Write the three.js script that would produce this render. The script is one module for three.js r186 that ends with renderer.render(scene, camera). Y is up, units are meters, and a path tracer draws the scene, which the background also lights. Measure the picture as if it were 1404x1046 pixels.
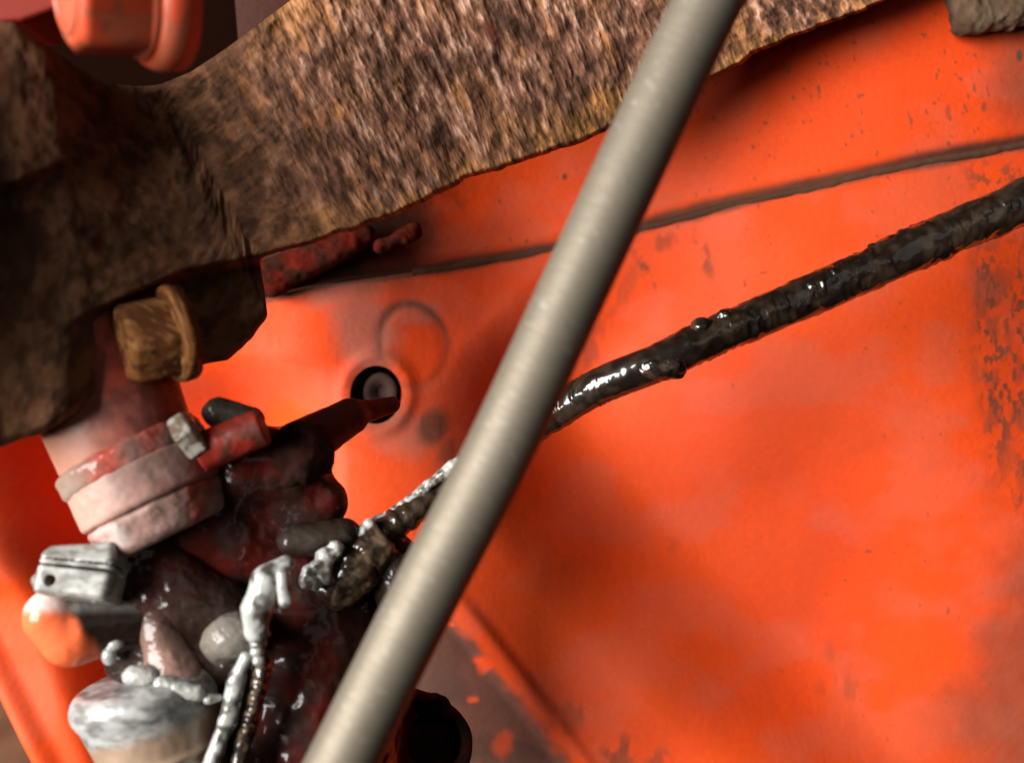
import * as THREE from 'three';
import { mergeGeometries, mergeVertices } from 'three/addons/utils/BufferGeometryUtils.js';
import { RectAreaLightUniformsLib } from 'three/addons/lights/RectAreaLightUniformsLib.js';

// ---------- camera, light, exposure ----------
const scene = new THREE.Scene();
scene.background = new THREE.Color(0, 0, 0);
const FOV = 40, K = 2 * Math.tan(FOV * Math.PI / 360) / 1046;      // metres per photograph pixel at one metre
const camera = new THREE.PerspectiveCamera(FOV, 1404 / 1046, 0.02, 20);
camera.position.set(0, 0, 0);
camera.lookAt(0, 0, -1);
camera.focus = 0.515;
camera.userData.fStop = 4;
const renderer = new THREE.WebGLRenderer({ antialias: true });
renderer.setSize(1404, 1046);
renderer.toneMapping = THREE.LinearToneMapping;
renderer.toneMappingExposure = 1.0;
renderer.shadowMap.enabled = true;
RectAreaLightUniformsLib.init();
function areaLight(color, intensity, w, h, from, to) {
  const l = new THREE.RectAreaLight(color, intensity, w, h);
  l.position.set(...from); l.lookAt(...to); scene.add(l);
  return l;
}
// daylight through the open side of the shed (left) and a weaker, broader fill light added behind the right shoulder
areaLight(new THREE.Color(1.0, 0.985, 0.95), 27, 3.9, 3.3, [-3.95, 0.5, 2.6], [0.0, -0.02, -0.55]);
areaLight(new THREE.Color(1.0, 0.96, 0.9), 0.4, 2.4, 1.6, [1.2, 1.0, 2.0], [0.1, 0, -0.6]);

// ---------- helpers ----------
const P = (x, y, d) => new THREE.Vector3((x - 702) * K * d, (523 - y) * K * d, -d);
const clamp = (x, a = 0, b = 1) => Math.min(b, Math.max(a, x));
const sstep = (a, b, x) => { const t = clamp((x - a) / (b - a)); return t * t * (3 - 2 * t); };
const mix = (a, b, t) => a + (b - a) * t;
const mix3 = (a, b, t) => [mix(a[0], b[0], t), mix(a[1], b[1], t), mix(a[2], b[2], t)];
function hash(i, j, k) {
  let h = Math.imul(i, 374761393) ^ Math.imul(j, 668265263) ^ Math.imul(k, 1440662683);
  h = Math.imul(h ^ (h >>> 13), 1274126177); h ^= h >>> 16;
  return (h >>> 0) / 4294967295;
}
function n2(x, y, s = 0) {
  const i = Math.floor(x), j = Math.floor(y); let u = x - i, v = y - j;
  u = u * u * (3 - 2 * u); v = v * v * (3 - 2 * v);
  return mix(mix(hash(i, j, s), hash(i + 1, j, s), u), mix(hash(i, j + 1, s), hash(i + 1, j + 1, s), u), v);
}
function n3(x, y, z, s = 0) {
  const k = Math.floor(z); let w = z - k; w = w * w * (3 - 2 * w);
  return mix(n2(x, y, s * 97 + k * 13), n2(x, y, s * 97 + k * 13 + 13), w);
}
function f2(x, y, o = 4, s = 0) { let a = 0.5, t = 0, m = 0; for (let i = 0; i < o; i++) { t += a * n2(x, y, s + i * 7); m += a; a *= 0.5; x = x * 2.03 + 11.3; y = y * 2.03 + 5.7; } return t / m; }
function f3(x, y, z, o = 3, s = 0) { let a = 0.5, t = 0, m = 0; for (let i = 0; i < o; i++) { t += a * n3(x, y, z, s + i * 3); m += a; a *= 0.5; x *= 2.03; y *= 2.03; z *= 2.03; } return t / m; }
let seed = 7; const rnd = () => { seed = (Math.imul(seed, 1664525) + 1013904223) >>> 0; return seed / 4294967296; };

function makeTexture(w, h, fn, srgb) {               // fn(u, v) -> [r, g, b] linear
  const a = new Uint8Array(w * h * 4);
  const enc = c => srgb ? (c <= 0.0031308 ? c * 12.92 : 1.055 * Math.pow(c, 1 / 2.4) - 0.055) : c;
  for (let j = 0; j < h; j++) for (let i = 0; i < w; i++) {
    const c = fn((i + 0.5) / w, (j + 0.5) / h), o = (j * w + i) * 4;
    a[o] = 255 * clamp(enc(c[0])); a[o + 1] = 255 * clamp(enc(c[1])); a[o + 2] = 255 * clamp(enc(c[2])); a[o + 3] = 255;
  }
  const t = new THREE.DataTexture(a, w, h, THREE.RGBAFormat, THREE.UnsignedByteType);
  t.magFilter = THREE.LinearFilter; t.minFilter = THREE.LinearFilter;
  t.wrapS = t.wrapT = THREE.ClampToEdgeWrapping;
  if (srgb) t.colorSpace = THREE.SRGBColorSpace;
  t.needsUpdate = true; return t;
}
function mesh(name, geometry, material, parent = scene) {
  const m = new THREE.Mesh(geometry, material); m.name = name; m.castShadow = m.receiveShadow = true; parent.add(m); return m;
}
function thing(name, label, category, pos = [0, 0, 0]) {
  const g = new THREE.Group(); g.name = name; g.userData = { label, category }; g.position.set(...pos); scene.add(g); return g;
}
function tag(o, label, category) { o.userData.label = label; o.userData.category = category; return o; }
function grid(nu, nv, fn, uvf, keep) {                // fn(i, j) -> Vector3, rows j of nu+1
  const pos = [], uv = [], idx = [];
  for (let j = 0; j <= nv; j++) for (let i = 0; i <= nu; i++) {
    const p = fn(i / nu, j / nv); pos.push(p.x, p.y, p.z);
    const t = uvf ? uvf(i / nu, j / nv, p) : [i / nu, j / nv]; uv.push(t[0], t[1]);
  }
  for (let j = 0; j < nv; j++) for (let i = 0; i < nu; i++) {
    const a = j * (nu + 1) + i, b = a + 1, c = a + nu + 1, d = c + 1;
    if (keep && !keep((i + 0.5) / nu, (j + 0.5) / nv, pos, a, d)) continue;
    idx.push(a, c, b, b, c, d);
  }
  const g = new THREE.BufferGeometry();
  g.setAttribute('position', new THREE.Float32BufferAttribute(pos, 3));
  g.setAttribute('uv', new THREE.Float32BufferAttribute(uv, 2));
  g.setIndex(idx); g.computeVertexNormals(); return g;
}
// ---- solids as signed distance fields in photograph pixels at a base depth (x right, y down, z towards the viewer) ----
const V = (x, y, z = 0) => { const s = 1 - z * K; return [702 + (x - 702) * s, 523 + (y - 523) * s, z]; };   // the solid seen at pixel x, y
const len = (x, y, z) => Math.sqrt(x * x + y * y + z * z);
const sub = (a, b) => [a[0] - b[0], a[1] - b[1], a[2] - b[2]];
const dot = (a, b) => a[0] * b[0] + a[1] * b[1] + a[2] * b[2];
const smin = (a, b, k) => { const h = Math.max(k - Math.abs(a - b), 0) / k; return Math.min(a, b) - h * h * k * 0.25; };
const ball = (p, c, r) => len(p[0] - c[0], p[1] - c[1], p[2] - c[2]) - r;
const egg = (p, c, r) => { const k = len((p[0] - c[0]) / r[0], (p[1] - c[1]) / r[1], (p[2] - c[2]) / r[2]); return (k - 1) * Math.min(r[0], r[1], r[2]); };
function cap(p, a, b, ra, rb = ra) {
  const pa = sub(p, a), ba = sub(b, a), h = clamp(dot(pa, ba) / dot(ba, ba));
  return len(pa[0] - ba[0] * h, pa[1] - ba[1] * h, pa[2] - ba[2] * h) - mix(ra, rb, h);
}
function cyl(p, a, b, ra, rb = ra, round = 3, sides = 0, roll = 0) {       // flat ended cone / cylinder / hexagonal prism
  const ba = sub(b, a), L = len(...ba), ax = ba.map(v => v / L), pa = sub(p, a), t = dot(pa, ax);
  const q = [pa[0] - ax[0] * t, pa[1] - ax[1] * t, pa[2] - ax[2] * t];
  let r = len(...q);
  if (sides) {
    let e = Math.abs(ax[2]) < 0.9 ? [0, 0, 1] : [1, 0, 0]; const d0 = dot(e, ax); e = [e[0] - ax[0] * d0, e[1] - ax[1] * d0, e[2] - ax[2] * d0]; const le = len(...e); e = e.map(v => v / le);
    const f = [ax[1] * e[2] - ax[2] * e[1], ax[2] * e[0] - ax[0] * e[2], ax[0] * e[1] - ax[1] * e[0]];
    const an = Math.atan2(dot(q, f), dot(q, e)) + roll, st = 2 * Math.PI / sides;
    r *= Math.cos(((an % st) + st) % st - st / 2);
  }
  const dr = r - mix(ra, rb, clamp(t / L)) + round, dt = Math.abs(t - L / 2) - L / 2 + round;
  return Math.min(Math.max(dr, dt), 0) + Math.hypot(Math.max(dr, 0), Math.max(dt, 0)) - round;
}
function box(p, c, h, ax, round = 4) {                                      // ax: three unit axes
  const q = sub(p, c), d = ax.map((a, i) => Math.abs(dot(q, a)) - h[i] + round);
  return Math.min(Math.max(d[0], d[1], d[2]), 0) + len(Math.max(d[0], 0), Math.max(d[1], 0), Math.max(d[2], 0)) - round;
}
function axes(ang, tilt = 0) { const c = Math.cos(ang), s = Math.sin(ang), ct = Math.cos(tilt), st = Math.sin(tilt); return [[c, s, 0], [-s * ct, c * ct, st], [s * st, -c * st, ct]]; }
function solid(fn, lo, hi, cell, depth, colour, local) {
  if (!local) { const a = V(lo[0], lo[1], lo[2]), b = V(lo[0], lo[1], hi[2]), c = V(hi[0], hi[1], lo[2]), d = V(hi[0], hi[1], hi[2]); lo = [Math.min(a[0], b[0]), Math.min(a[1], b[1]), lo[2]]; hi = [Math.max(c[0], d[0]), Math.max(c[1], d[1]), hi[2]]; }                           // surface nets
  const nx = Math.ceil((hi[0] - lo[0]) / cell) + 1, ny = Math.ceil((hi[1] - lo[1]) / cell) + 1, nz = Math.ceil((hi[2] - lo[2]) / cell) + 1;
  const F = new Float32Array(nx * ny * nz), at = (i, j, k) => i + nx * (j + ny * k);
  for (let k = 0; k < nz; k++) for (let j = 0; j < ny; j++) for (let i = 0; i < nx; i++) F[at(i, j, k)] = fn([lo[0] + i * cell, lo[1] + j * cell, lo[2] + k * cell]);
  const id = new Int32Array(nx * ny * nz).fill(-1), pos = [], nor = [], col = [], uv = [], idx = [];
  const sc = K * depth;
  for (let k = 0; k < nz - 1; k++) for (let j = 0; j < ny - 1; j++) for (let i = 0; i < nx - 1; i++) {
    let n = 0, sx = 0, sy = 0, sz = 0, neg = 0;
    const c = [];
    for (let m = 0; m < 8; m++) { const v = F[at(i + (m & 1), j + ((m >> 1) & 1), k + (m >> 2))]; c.push(v); if (v < 0) neg++; }
    if (neg === 0 || neg === 8) continue;
    for (let m = 0; m < 8; m++) for (let b = 1; b < 8; b <<= 1) if (!(m & b)) {
      const v0 = c[m], v1 = c[m | b]; if ((v0 < 0) === (v1 < 0)) continue;
      const t = v0 / (v0 - v1); n++;
      sx += (m & 1) + (b === 1 ? t : 0); sy += ((m >> 1) & 1) + (b === 2 ? t : 0); sz += (m >> 2) + (b === 4 ? t : 0);
    }
    const x = lo[0] + (i + sx / n) * cell, y = lo[1] + (j + sy / n) * cell, z = lo[2] + (k + sz / n) * cell, e = cell * 0.6;
    const gx = fn([x + e, y, z]) - fn([x - e, y, z]), gy = fn([x, y + e, z]) - fn([x, y - e, z]), gz = fn([x, y, z + e]) - fn([x, y, z - e]), gl = len(gx, gy, gz) || 1;
    id[at(i, j, k)] = pos.length / 3;
    pos.push((x - 702) * sc, (523 - y) * sc, -depth + z * sc);
    nor.push(gx / gl, -gy / gl, gz / gl); uv.push(x / 200, y / 200);
    if (colour) col.push(...colour([702 + (x - 702) / (1 - z * K), 523 + (y - 523) / (1 - z * K), z], [x, y, z]));
  }
  const quad = (a, b, c, d, flip) => { if (a < 0 || b < 0 || c < 0 || d < 0) return; if (flip) idx.push(a, c, b, a, d, c); else idx.push(a, b, c, a, c, d); };
  for (let k = 1; k < nz - 1; k++) for (let j = 1; j < ny - 1; j++) for (let i = 1; i < nx - 1; i++) {
    const s = F[at(i, j, k)] < 0;
    if (s !== F[at(i + 1, j, k)] < 0) quad(id[at(i, j - 1, k - 1)], id[at(i, j, k - 1)], id[at(i, j, k)], id[at(i, j - 1, k)], s);
    if (s !== F[at(i, j + 1, k)] < 0) quad(id[at(i - 1, j, k - 1)], id[at(i - 1, j, k)], id[at(i, j, k)], id[at(i, j, k - 1)], s);
    if (s !== F[at(i, j, k + 1)] < 0) quad(id[at(i - 1, j - 1, k)], id[at(i, j - 1, k)], id[at(i, j, k)], id[at(i - 1, j, k)], s);
  }
  for (let q = 0; q < idx.length; q += 3) { const t = idx[q + 1]; idx[q + 1] = idx[q + 2]; idx[q + 2] = t; }   // y is turned up
  for (let q = 0; q + 2 < idx.length; q += 3) {                             // make the winding agree with the normals
    const a = idx[q] * 3, b = idx[q + 1] * 3, c = idx[q + 2] * 3;
    const ux = pos[b] - pos[a], uy = pos[b + 1] - pos[a + 1], uz = pos[b + 2] - pos[a + 2], vx = pos[c] - pos[a], vy = pos[c + 1] - pos[a + 1], vz = pos[c + 2] - pos[a + 2];
    if ((uy * vz - uz * vy) * nor[a] + (uz * vx - ux * vz) * nor[a + 1] + (ux * vy - uy * vx) * nor[a + 2] < 0) { const t = idx[q + 1]; idx[q + 1] = idx[q + 2]; idx[q + 2] = t; }
  }
  const g = new THREE.BufferGeometry();
  g.setAttribute('position', new THREE.Float32BufferAttribute(pos, 3)); g.setAttribute('normal', new THREE.Float32BufferAttribute(nor, 3)); g.setAttribute('uv', new THREE.Float32BufferAttribute(uv, 2));
  if (colour) g.setAttribute('color', new THREE.Float32BufferAttribute(col, 3));
  g.setIndex(idx); return g;
}
// piecewise-linear / smooth lookup along y or x
const curve = (pts) => { const c = new THREE.CatmullRomCurve3(pts.map(p => new THREE.Vector3(...p)), false, 'centripetal'); return c; };
const lerpTable = (t, x) => { if (x <= t[0][0]) return t[0][1]; for (let i = 1; i < t.length; i++) if (x <= t[i][0]) { const u = (x - t[i - 1][0]) / (t[i][0] - t[i - 1][0]); return mix(t[i - 1][1], t[i][1], u); } return t[t.length - 1][1]; };

// ---------- base colours (linear) ----------
const ORANGE = [0.72, 0.070, 0.009], RED = [0.42, 0.028, 0.010], GREASE = [0.030, 0.020, 0.014], DUST = [0.25, 0.145, 0.12], MUD = [0.085, 0.055, 0.036];

// ---------- the orange housing ----------
const DH = 0.60, SH = K * DH;                          // plane of the housing; one photograph pixel there in metres
const housing = thing('orange_housing', 'dented orange painted sheet metal housing with dark seam behind the grey rod', 'machine housing');
const seamY = x => lerpTable([[-300, 500], [300, 420], [420, 391], [600, 359], [1404, 197], [1750, 127]], x);
const leftX = y => -300 + Math.max(0, y - 500) * 0.52;
const creaseX = y => 560 + (y - 740) * 0.78;           // line below which the sheet is bent back and greasy
function relief(x, y) {                                // height towards the viewer, photograph pixels
  // valley running down to the right
  const s = ((x - 700) * 0.7 - (y - 570) * 0.7), along = (x - 700) * 0.7 + (y - 570) * 0.7;
  const w = sstep(-120, 60, along);
  let h = 0;
  h -= 100 * w * sstep(-150, 60, s) * (1 - sstep(60, 450, s));
  h -= 74 * sstep(400, 720, x) * (1 - sstep(720, 1040, x)) * (1 - sstep(430, 620, y));
  // broad rise towards the right
  h += 44 * sstep(760, 1250, x) - 70 * sstep(1250, 1650, x);
  // facet near the hole, turned to the left
  h -= 10 * sstep(470, 330, x - (y - 480) * 0.25) * sstep(380, 430, y) ;
  // left part under the fitting falls away to the right then meets the rolled edge
  h -= 175 * sstep(0, 165, x - (y - 850) * 0.36) * (1 - sstep(280, 480, x)) * sstep(480, 620, y);
  // stamped disc and its groove
  const dx = (x - 564) / 43, dy = (y - 472) / 54, rr = Math.hypot(dx - dy * 0.12, dy);
  h += 0.5 * (1 - sstep(0.82, 0.98, rr)) - 0.9 * Math.exp(-Math.pow((rr - 1.08) / 0.13, 2));
  // collar pressed round the hole
  const rh = Math.hypot((x - 515) / 35, (y - 541) / 40);
  h += 5 * Math.exp(-Math.pow((rh - 1.25) / 0.3, 2));
  // bent back, greasy bottom
  const c = creaseX(y) - x;
  if (y > 700) h -= sstep(0, 46, c) * 30 * sstep(720, 840, y) + sstep(40, 300, c) * 24 * sstep(740, 860, y);
  h += 5 * sstep(-26, -8, c) * (1 - sstep(-8, 10, c)) * sstep(780, 860, y);
  h += (f2(x / 210, y / 210, 2, 3) - 0.5) * 11 + (f2(x / 60, y / 60, 2, 9) - 0.5) * 1.6;
  return h;
}
const HX0 = -300, HX1 = 1800, HY0 = -350, HY1 = 1350;
const huv = p => [((p.x / SH + 702) - HX0) / (HX1 - HX0), ((523 - p.y / SH) - HY0) / (HY1 - HY0)];
const blobs = (x, y, list) => { let m = 0; for (const [cx, cy, rx, ry, a, w] of list) { const c = Math.cos(a || 0), s = Math.sin(a || 0), dx = x - cx, dy = y - cy; const q = Math.hypot((dx * c + dy * s) / rx, (-dx * s + dy * c) / ry); m = Math.max(m, (w ?? 1) * (1 - sstep(0.45, 1.15, q))); } return m; };
const housingMask = (x, y) => {
  const wob = (f2(x / 40, y / 40, 3, 21) - 0.5) * 40; let d = 0;
  // speckle bands at the right
  const sp = f2(x / 7, y / 12, 3, 31);
  d = Math.max(d, sstep(0.54, 0.62, sp) * 0.75 * blobs(x + wob * 0.6, y, [[1345, 480, 34, 210, -0.10], [1392, 530, 30, 240, -0.06], [1350, 250, 60, 30, 0, 0.8]]));
  d = Math.max(d, 0.45 * sstep(0.42, 0.62, f2(x / 18, y / 30, 3, 36)) * blobs(x + wob * 0.6, y, [[1350, 480, 42, 230, -0.10], [1398, 530, 36, 260, -0.06]]));
  // pits and flecks all over, denser at the right and above the seam
  const fl = f2(x / 6 - y / 30, y / 11, 2, 41), dens = 0.08 * sstep(700, 1450, x) - 0.05 * sstep(seamY(x) + 60, seamY(x) + 200, y) + 0.05 * sstep(seamY(x) + 40, seamY(x) - 60, y);
  d = Math.max(d, sstep(0.88 - dens, 0.93 - dens, fl) * 0.6);
  // soft mottling of old grease
  d = Math.max(d, 0.10 * sstep(0.52, 0.78, f2(x / 75, y / 85, 4, 51)) * sstep(800, 1350, x + (y - 500) * 0.4));
  // stains below the seam
  d = Math.max(d, 0.75 * sstep(0.36, 0.55, f2(x / 13, y / 22, 3, 55)) * blobs(x, y, [[893, 368, 9, 36, 0.45 - 0.9], [968, 350, 11, 42, -0.35, 0.8], [862, 400, 14, 70, 0.4, 0.4], [820, 470, 24, 50, 0.3, 0.5], [900, 330, 40, 16, -0.2, 0.6]]));
  // drips low down
  d = Math.max(d, 0.6 * sstep(0.4, 0.6, f2(x / 15, y / 26, 3, 58)) * blobs(x + wob * .4, y, [[850, 1035, 30, 36, 0.3], [900, 1046, 20, 30, 0.3, 0.8], [780, 985, 26, 34, 0.6, 0.6], [1170, 910, 40, 20, 0.2, 0.4], [1190, 960, 70, 22, 0, 0.5], [930, 760, 18, 14, 0, 0.3]]));
  // grey film at the right edge
  d = Math.max(d, 0.62 * blobs(x + wob, y + wob, [[1450, 940, 130, 260, 0], [1460, 1000, 190, 130, 0, 0.9]]));
  d = Math.max(d, 0.5 * blobs(x + wob, y, [[1400, 90, 80, 120, 0]]));
  d = Math.max(d, blobs(x, y, [[1383, 86, 7, 12, 0, 0.95], [1396, 160, 5, 12, 0, 0.8], [777, 230, 4, 5, 0, 0.9], [1330, 158, 5, 8, 0, 0.6], [1280, 165, 4, 12, 0, 0.5]]));
  // grime along seam and round hole; grime and painted shade under the beam
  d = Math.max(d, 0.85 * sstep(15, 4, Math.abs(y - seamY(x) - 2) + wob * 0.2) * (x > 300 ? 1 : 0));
  d = Math.max(d, 0.8 * blobs(x + wob * 0.3, y, [[592, 585, 26, 32, 0.5], [612, 620, 18, 26, 0.2, 0.6], [520, 560, 46, 34, 0.3, 0.45]]));
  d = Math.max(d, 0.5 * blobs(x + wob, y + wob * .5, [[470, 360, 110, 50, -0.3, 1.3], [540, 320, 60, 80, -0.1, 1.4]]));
  const rr = Math.hypot((x - 564) / 43 - (y - 472) / 54 * 0.12, (y - 472) / 54);
  d = Math.max(d, Math.exp(-Math.pow((rr - 1.08) / 0.13, 2)) * (0.25 + 0.5 * sstep(520, 420, y)));
  return clamp(d);
};
const dustMask = (x, y) => { const wob = (f2(x / 30, y / 30, 3, 71) - 0.5) * 50; return 0.62 * blobs(x + wob * 0.6, y + wob * 0.5, [[500, 455, 52, 75, -0.35], [470, 400, 60, 30, -0.2, 0.9], [560, 425, 50, 22, 0, 0.7], [540, 590, 60, 40, 0.4, 0.7], [620, 330, 60, 40, 0, 0.35]]) + 0.16 * sstep(0.45, 0.7, f2(x / 90, y / 60, 3, 73)); };
const sumpMask = (x, y) => { const wob = (f2(x / 26, y / 26, 3, 81) - 0.5) * 60; const c = creaseX(y) - x; return sstep(170, 330, x) * sstep(4, 40, c + wob * 0.5) * sstep(730, 880, y + wob * 0.6 + (x > 560 ? 0 : 60)) * (1 - 0.96 * blobs(x + wob * .34, y + wob * .3, [[664, 918, 13, 18, 0.5], [645, 967, 9, 8, 0], [612, 858, 6, 5, 0], [690, 1030, 20, 26, 0, 0.5]])); };
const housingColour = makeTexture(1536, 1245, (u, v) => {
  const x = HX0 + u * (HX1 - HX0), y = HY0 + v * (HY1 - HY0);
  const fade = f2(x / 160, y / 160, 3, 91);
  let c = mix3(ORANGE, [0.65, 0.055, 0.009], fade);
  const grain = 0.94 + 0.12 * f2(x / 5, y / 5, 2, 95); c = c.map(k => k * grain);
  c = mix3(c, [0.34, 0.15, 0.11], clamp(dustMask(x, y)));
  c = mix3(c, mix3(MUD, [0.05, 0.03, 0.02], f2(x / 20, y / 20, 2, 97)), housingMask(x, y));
  c = mix3(c, [0.020, 0.009, 0.005], 0.96 * sstep(seamY(x) + 3, seamY(x) - 6, y) * sstep(610, 500, x + (f2(x / 30, y / 30, 3, 21) - 0.5) * 70 + (y - 340) * 0.5));  // mostly shade, with some grime, painted near-black in the gap under the beam
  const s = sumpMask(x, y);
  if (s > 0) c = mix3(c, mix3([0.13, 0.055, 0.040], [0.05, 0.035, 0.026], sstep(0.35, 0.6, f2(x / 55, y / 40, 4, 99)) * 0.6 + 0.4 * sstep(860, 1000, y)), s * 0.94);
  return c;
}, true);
const housingRough = makeTexture(1024, 830, (u, v) => {
  const x = HX0 + u * (HX1 - HX0), y = HY0 + v * (HY1 - HY0);
  const r = clamp(0.46 + 0.18 * f2(x / 90, y / 60, 4, 101) + 0.3 * housingMask(x, y) + 0.3 * dustMask(x, y)); return [r, r, r];
});
const housingBump = makeTexture(1280, 1038, (u, v) => {
  const x = HX0 + u * (HX1 - HX0), y = HY0 + v * (HY1 - HY0);
  const b = clamp(0.5 + 0.16 * (f2(x / 24, y / 24, 3, 111) - 0.5) + 0.12 * (f2(x / 5, y / 6, 2, 113) - 0.5) + 0.22 * housingMask(x, y) * f2(x / 6, y / 6, 2, 115) + 0.2 * sumpMask(x, y) * f2(x / 14, y / 14, 3, 117)); return [b, b, b];
});
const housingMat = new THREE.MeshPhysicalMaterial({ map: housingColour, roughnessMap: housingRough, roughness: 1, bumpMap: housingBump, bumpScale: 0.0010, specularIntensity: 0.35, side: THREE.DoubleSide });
const HP = (x, y, h) => new THREE.Vector3((x - 702) * SH, (523 - y) * SH, -DH + h * SH);
const inHole = (x, y) => Math.hypot((x - 515) / 35, (y - 541) / 40);
const ROLL = 34;                                       // radius of the rolled edge, pixels
mesh('lower_sheet', grid(340, 260, (u, v) => {
  let x = mix(-150, 1760, u), y = mix(seamY(x), 1330, v);
  for (let k = 0; k < 3; k++) { const xl = leftX(y); x = mix(xl, 1760, u); y = mix(seamY(x) + 4, 1330, v); }
  const r = inHole(x, y);
  if (r > 0.84 && r < 1.17) { x = 515 + (x - 515) / r; y = 541 + (y - 541) / r; }
  let h = relief(x, y); const e = x - leftX(y);
  if (e < ROLL * 2) { const q = clamp(1 - e / (ROLL * 2)); h += 26 * sstep(0, 0.7, q); h -= 130 * (1 - Math.sqrt(Math.max(0, 1 - Math.pow(q, 3)))); }
  return HP(x, y, h);
}, (u, v, p) => huv(p), (u, v, pos, a, d) => {
  const R = k => inHole(pos[k * 3] / SH + 702, 523 - pos[k * 3 + 1] / SH), q = [R(a), R(a + 1), R(d - 1), R(d)];
  return !(Math.min(...q) < 0.9 || Math.max(...q) < 1.004);
}), housingMat, housing);
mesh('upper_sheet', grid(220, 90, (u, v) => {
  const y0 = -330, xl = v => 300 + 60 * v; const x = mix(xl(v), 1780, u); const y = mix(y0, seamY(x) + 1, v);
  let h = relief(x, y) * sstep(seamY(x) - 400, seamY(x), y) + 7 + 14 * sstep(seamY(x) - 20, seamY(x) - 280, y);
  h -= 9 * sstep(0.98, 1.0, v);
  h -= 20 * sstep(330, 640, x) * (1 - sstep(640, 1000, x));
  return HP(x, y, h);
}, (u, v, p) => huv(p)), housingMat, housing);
// dirt packed into the joint of the two sheets
{
  const pts = []; for (let x = 560; x <= 1760; x += 60) { const y = seamY(x) + 5 + (f2(x / 50, 1, 2, 5) - 0.5) * 2; pts.push(HP(x, y, relief(x, y) - 4.5)); }
  const g = new THREE.TubeGeometry(new THREE.CatmullRomCurve3(pts), 500, 6.5 * SH, 10, false), p = g.attributes.position;
  for (let i = 0; i < p.count; i++) { const x = p.getX(i) / SH, y = p.getY(i) / SH; p.setXYZ(i, p.getX(i) + (f2(x / 19, y / 19, 2, 1) - .5) * 2 * SH, p.getY(i) + (f2(x / 30, y / 30, 2, 4) - .5) * 4 * SH, p.getZ(i) + (f2(x / 12, y / 12, 2, 8) - .5) * 2 * SH); }
  g.computeVertexNormals();
  mesh('seam_filler', g, new THREE.MeshPhysicalMaterial({ specularIntensity: 0.25, color: new THREE.Color(0.075, 0.032, 0.018), roughness: 0.9 }), housing).userData.label = 'dark brown dirt line in the seam';
}
// inside of the housing; back plate near-black to stand for its shade
const innerMat = new THREE.MeshPhysicalMaterial({ color: new THREE.Color(0.006, 0.002, 0.0012), roughness: 0.9, specularIntensity: 0.0, side: THREE.DoubleSide });
mesh('back_plate', new THREE.PlaneGeometry(1.6, 1.2).translate(0, 0, -0.80), innerMat, housing);
mesh('rear_sheet', grid(60, 24, (u, v) => { const x = mix(-420, 440, u), y = mix(140, 470, v); return HP(x, y, -105 + 10 * Math.sin(u * 9) + (f2(x / 50, y / 50, 3, 131) - .5) * 16); }), new THREE.MeshPhysicalMaterial({ specularIntensity: 0.25, color: new THREE.Color(0.022, 0.005, 0.0025), roughness: 0.95, side: THREE.DoubleSide }), housing);
mesh('rear_sheet', grid(40, 30, (u, v) => { const x = mix(-600, 260, u), y = mix(820, 1300, v); return HP(x, y, -200 + (f2(x / 40, y / 40, 3, 133) - .5) * 26); }), new THREE.MeshPhysicalMaterial({ color: new THREE.Color(0.085, 0.038, 0.020), roughness: 0.9, specularIntensity: 0.25, side: THREE.DoubleSide }), housing);
// worn red ledges in the painted dark patch between beam and seam
{
  const mat = new THREE.MeshPhysicalMaterial({ vertexColors: true, specularIntensity: 0.12, roughness: 0.9 });
  const w = (p, a, q) => (f3(p[0] / q, p[1] / q, p[2] / q, 3, 141) - .5) * a;
  const c = p => mix3([0.085, 0.007, 0.003], [0.028, 0.008, 0.004], sstep(0.34, 0.66, f3(p[0] / 20, p[1] / 14, p[2] / 20, 3, 143) + 0.22 * sstep(0, 30, seamY(p[0]) - 48 - p[1])));
  mesh('inner_flange', solid(p => smin(cap(p, V(372, 392, 14), V(486, 338, 10), 15, 9), cap(p, V(366, 380, 2), V(500, 322, 0), 24, 16), 12) + w(p, 8, 16), [310, 280, -30], [560, 440, 50], 3, .597, c), mat, housing);
  mesh('inner_flange', solid(p => cap(p, V(520, 338, 8), V(566, 318, 6), 9, 12) + w(p, 9, 14), [480, 290, -20], [610, 370, 40], 3, .595, c), mat, housing);
}
// bushing seen through the round hole
{
  const L = [[0, -8], [9, -8], [13, -1], [22, 0], [25, -4], [26, -30]].map(([r, h]) => new THREE.Vector2(r * SH, h * SH));
  const g = new THREE.LatheGeometry(L.slice().reverse(), 40); g.rotateX(Math.PI / 2); g.scale(1, 1.1, 1);
  const p = HP(520, 538, relief(560, 600) - 12); g.translate(p.x, p.y, p.z);
  mesh('bushing', g, new THREE.MeshPhysicalMaterial({ specularIntensity: 0.25, color: new THREE.Color(0.045, 0.022, 0.017), roughness: 0.8, side: THREE.DoubleSide }), housing);
}

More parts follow.
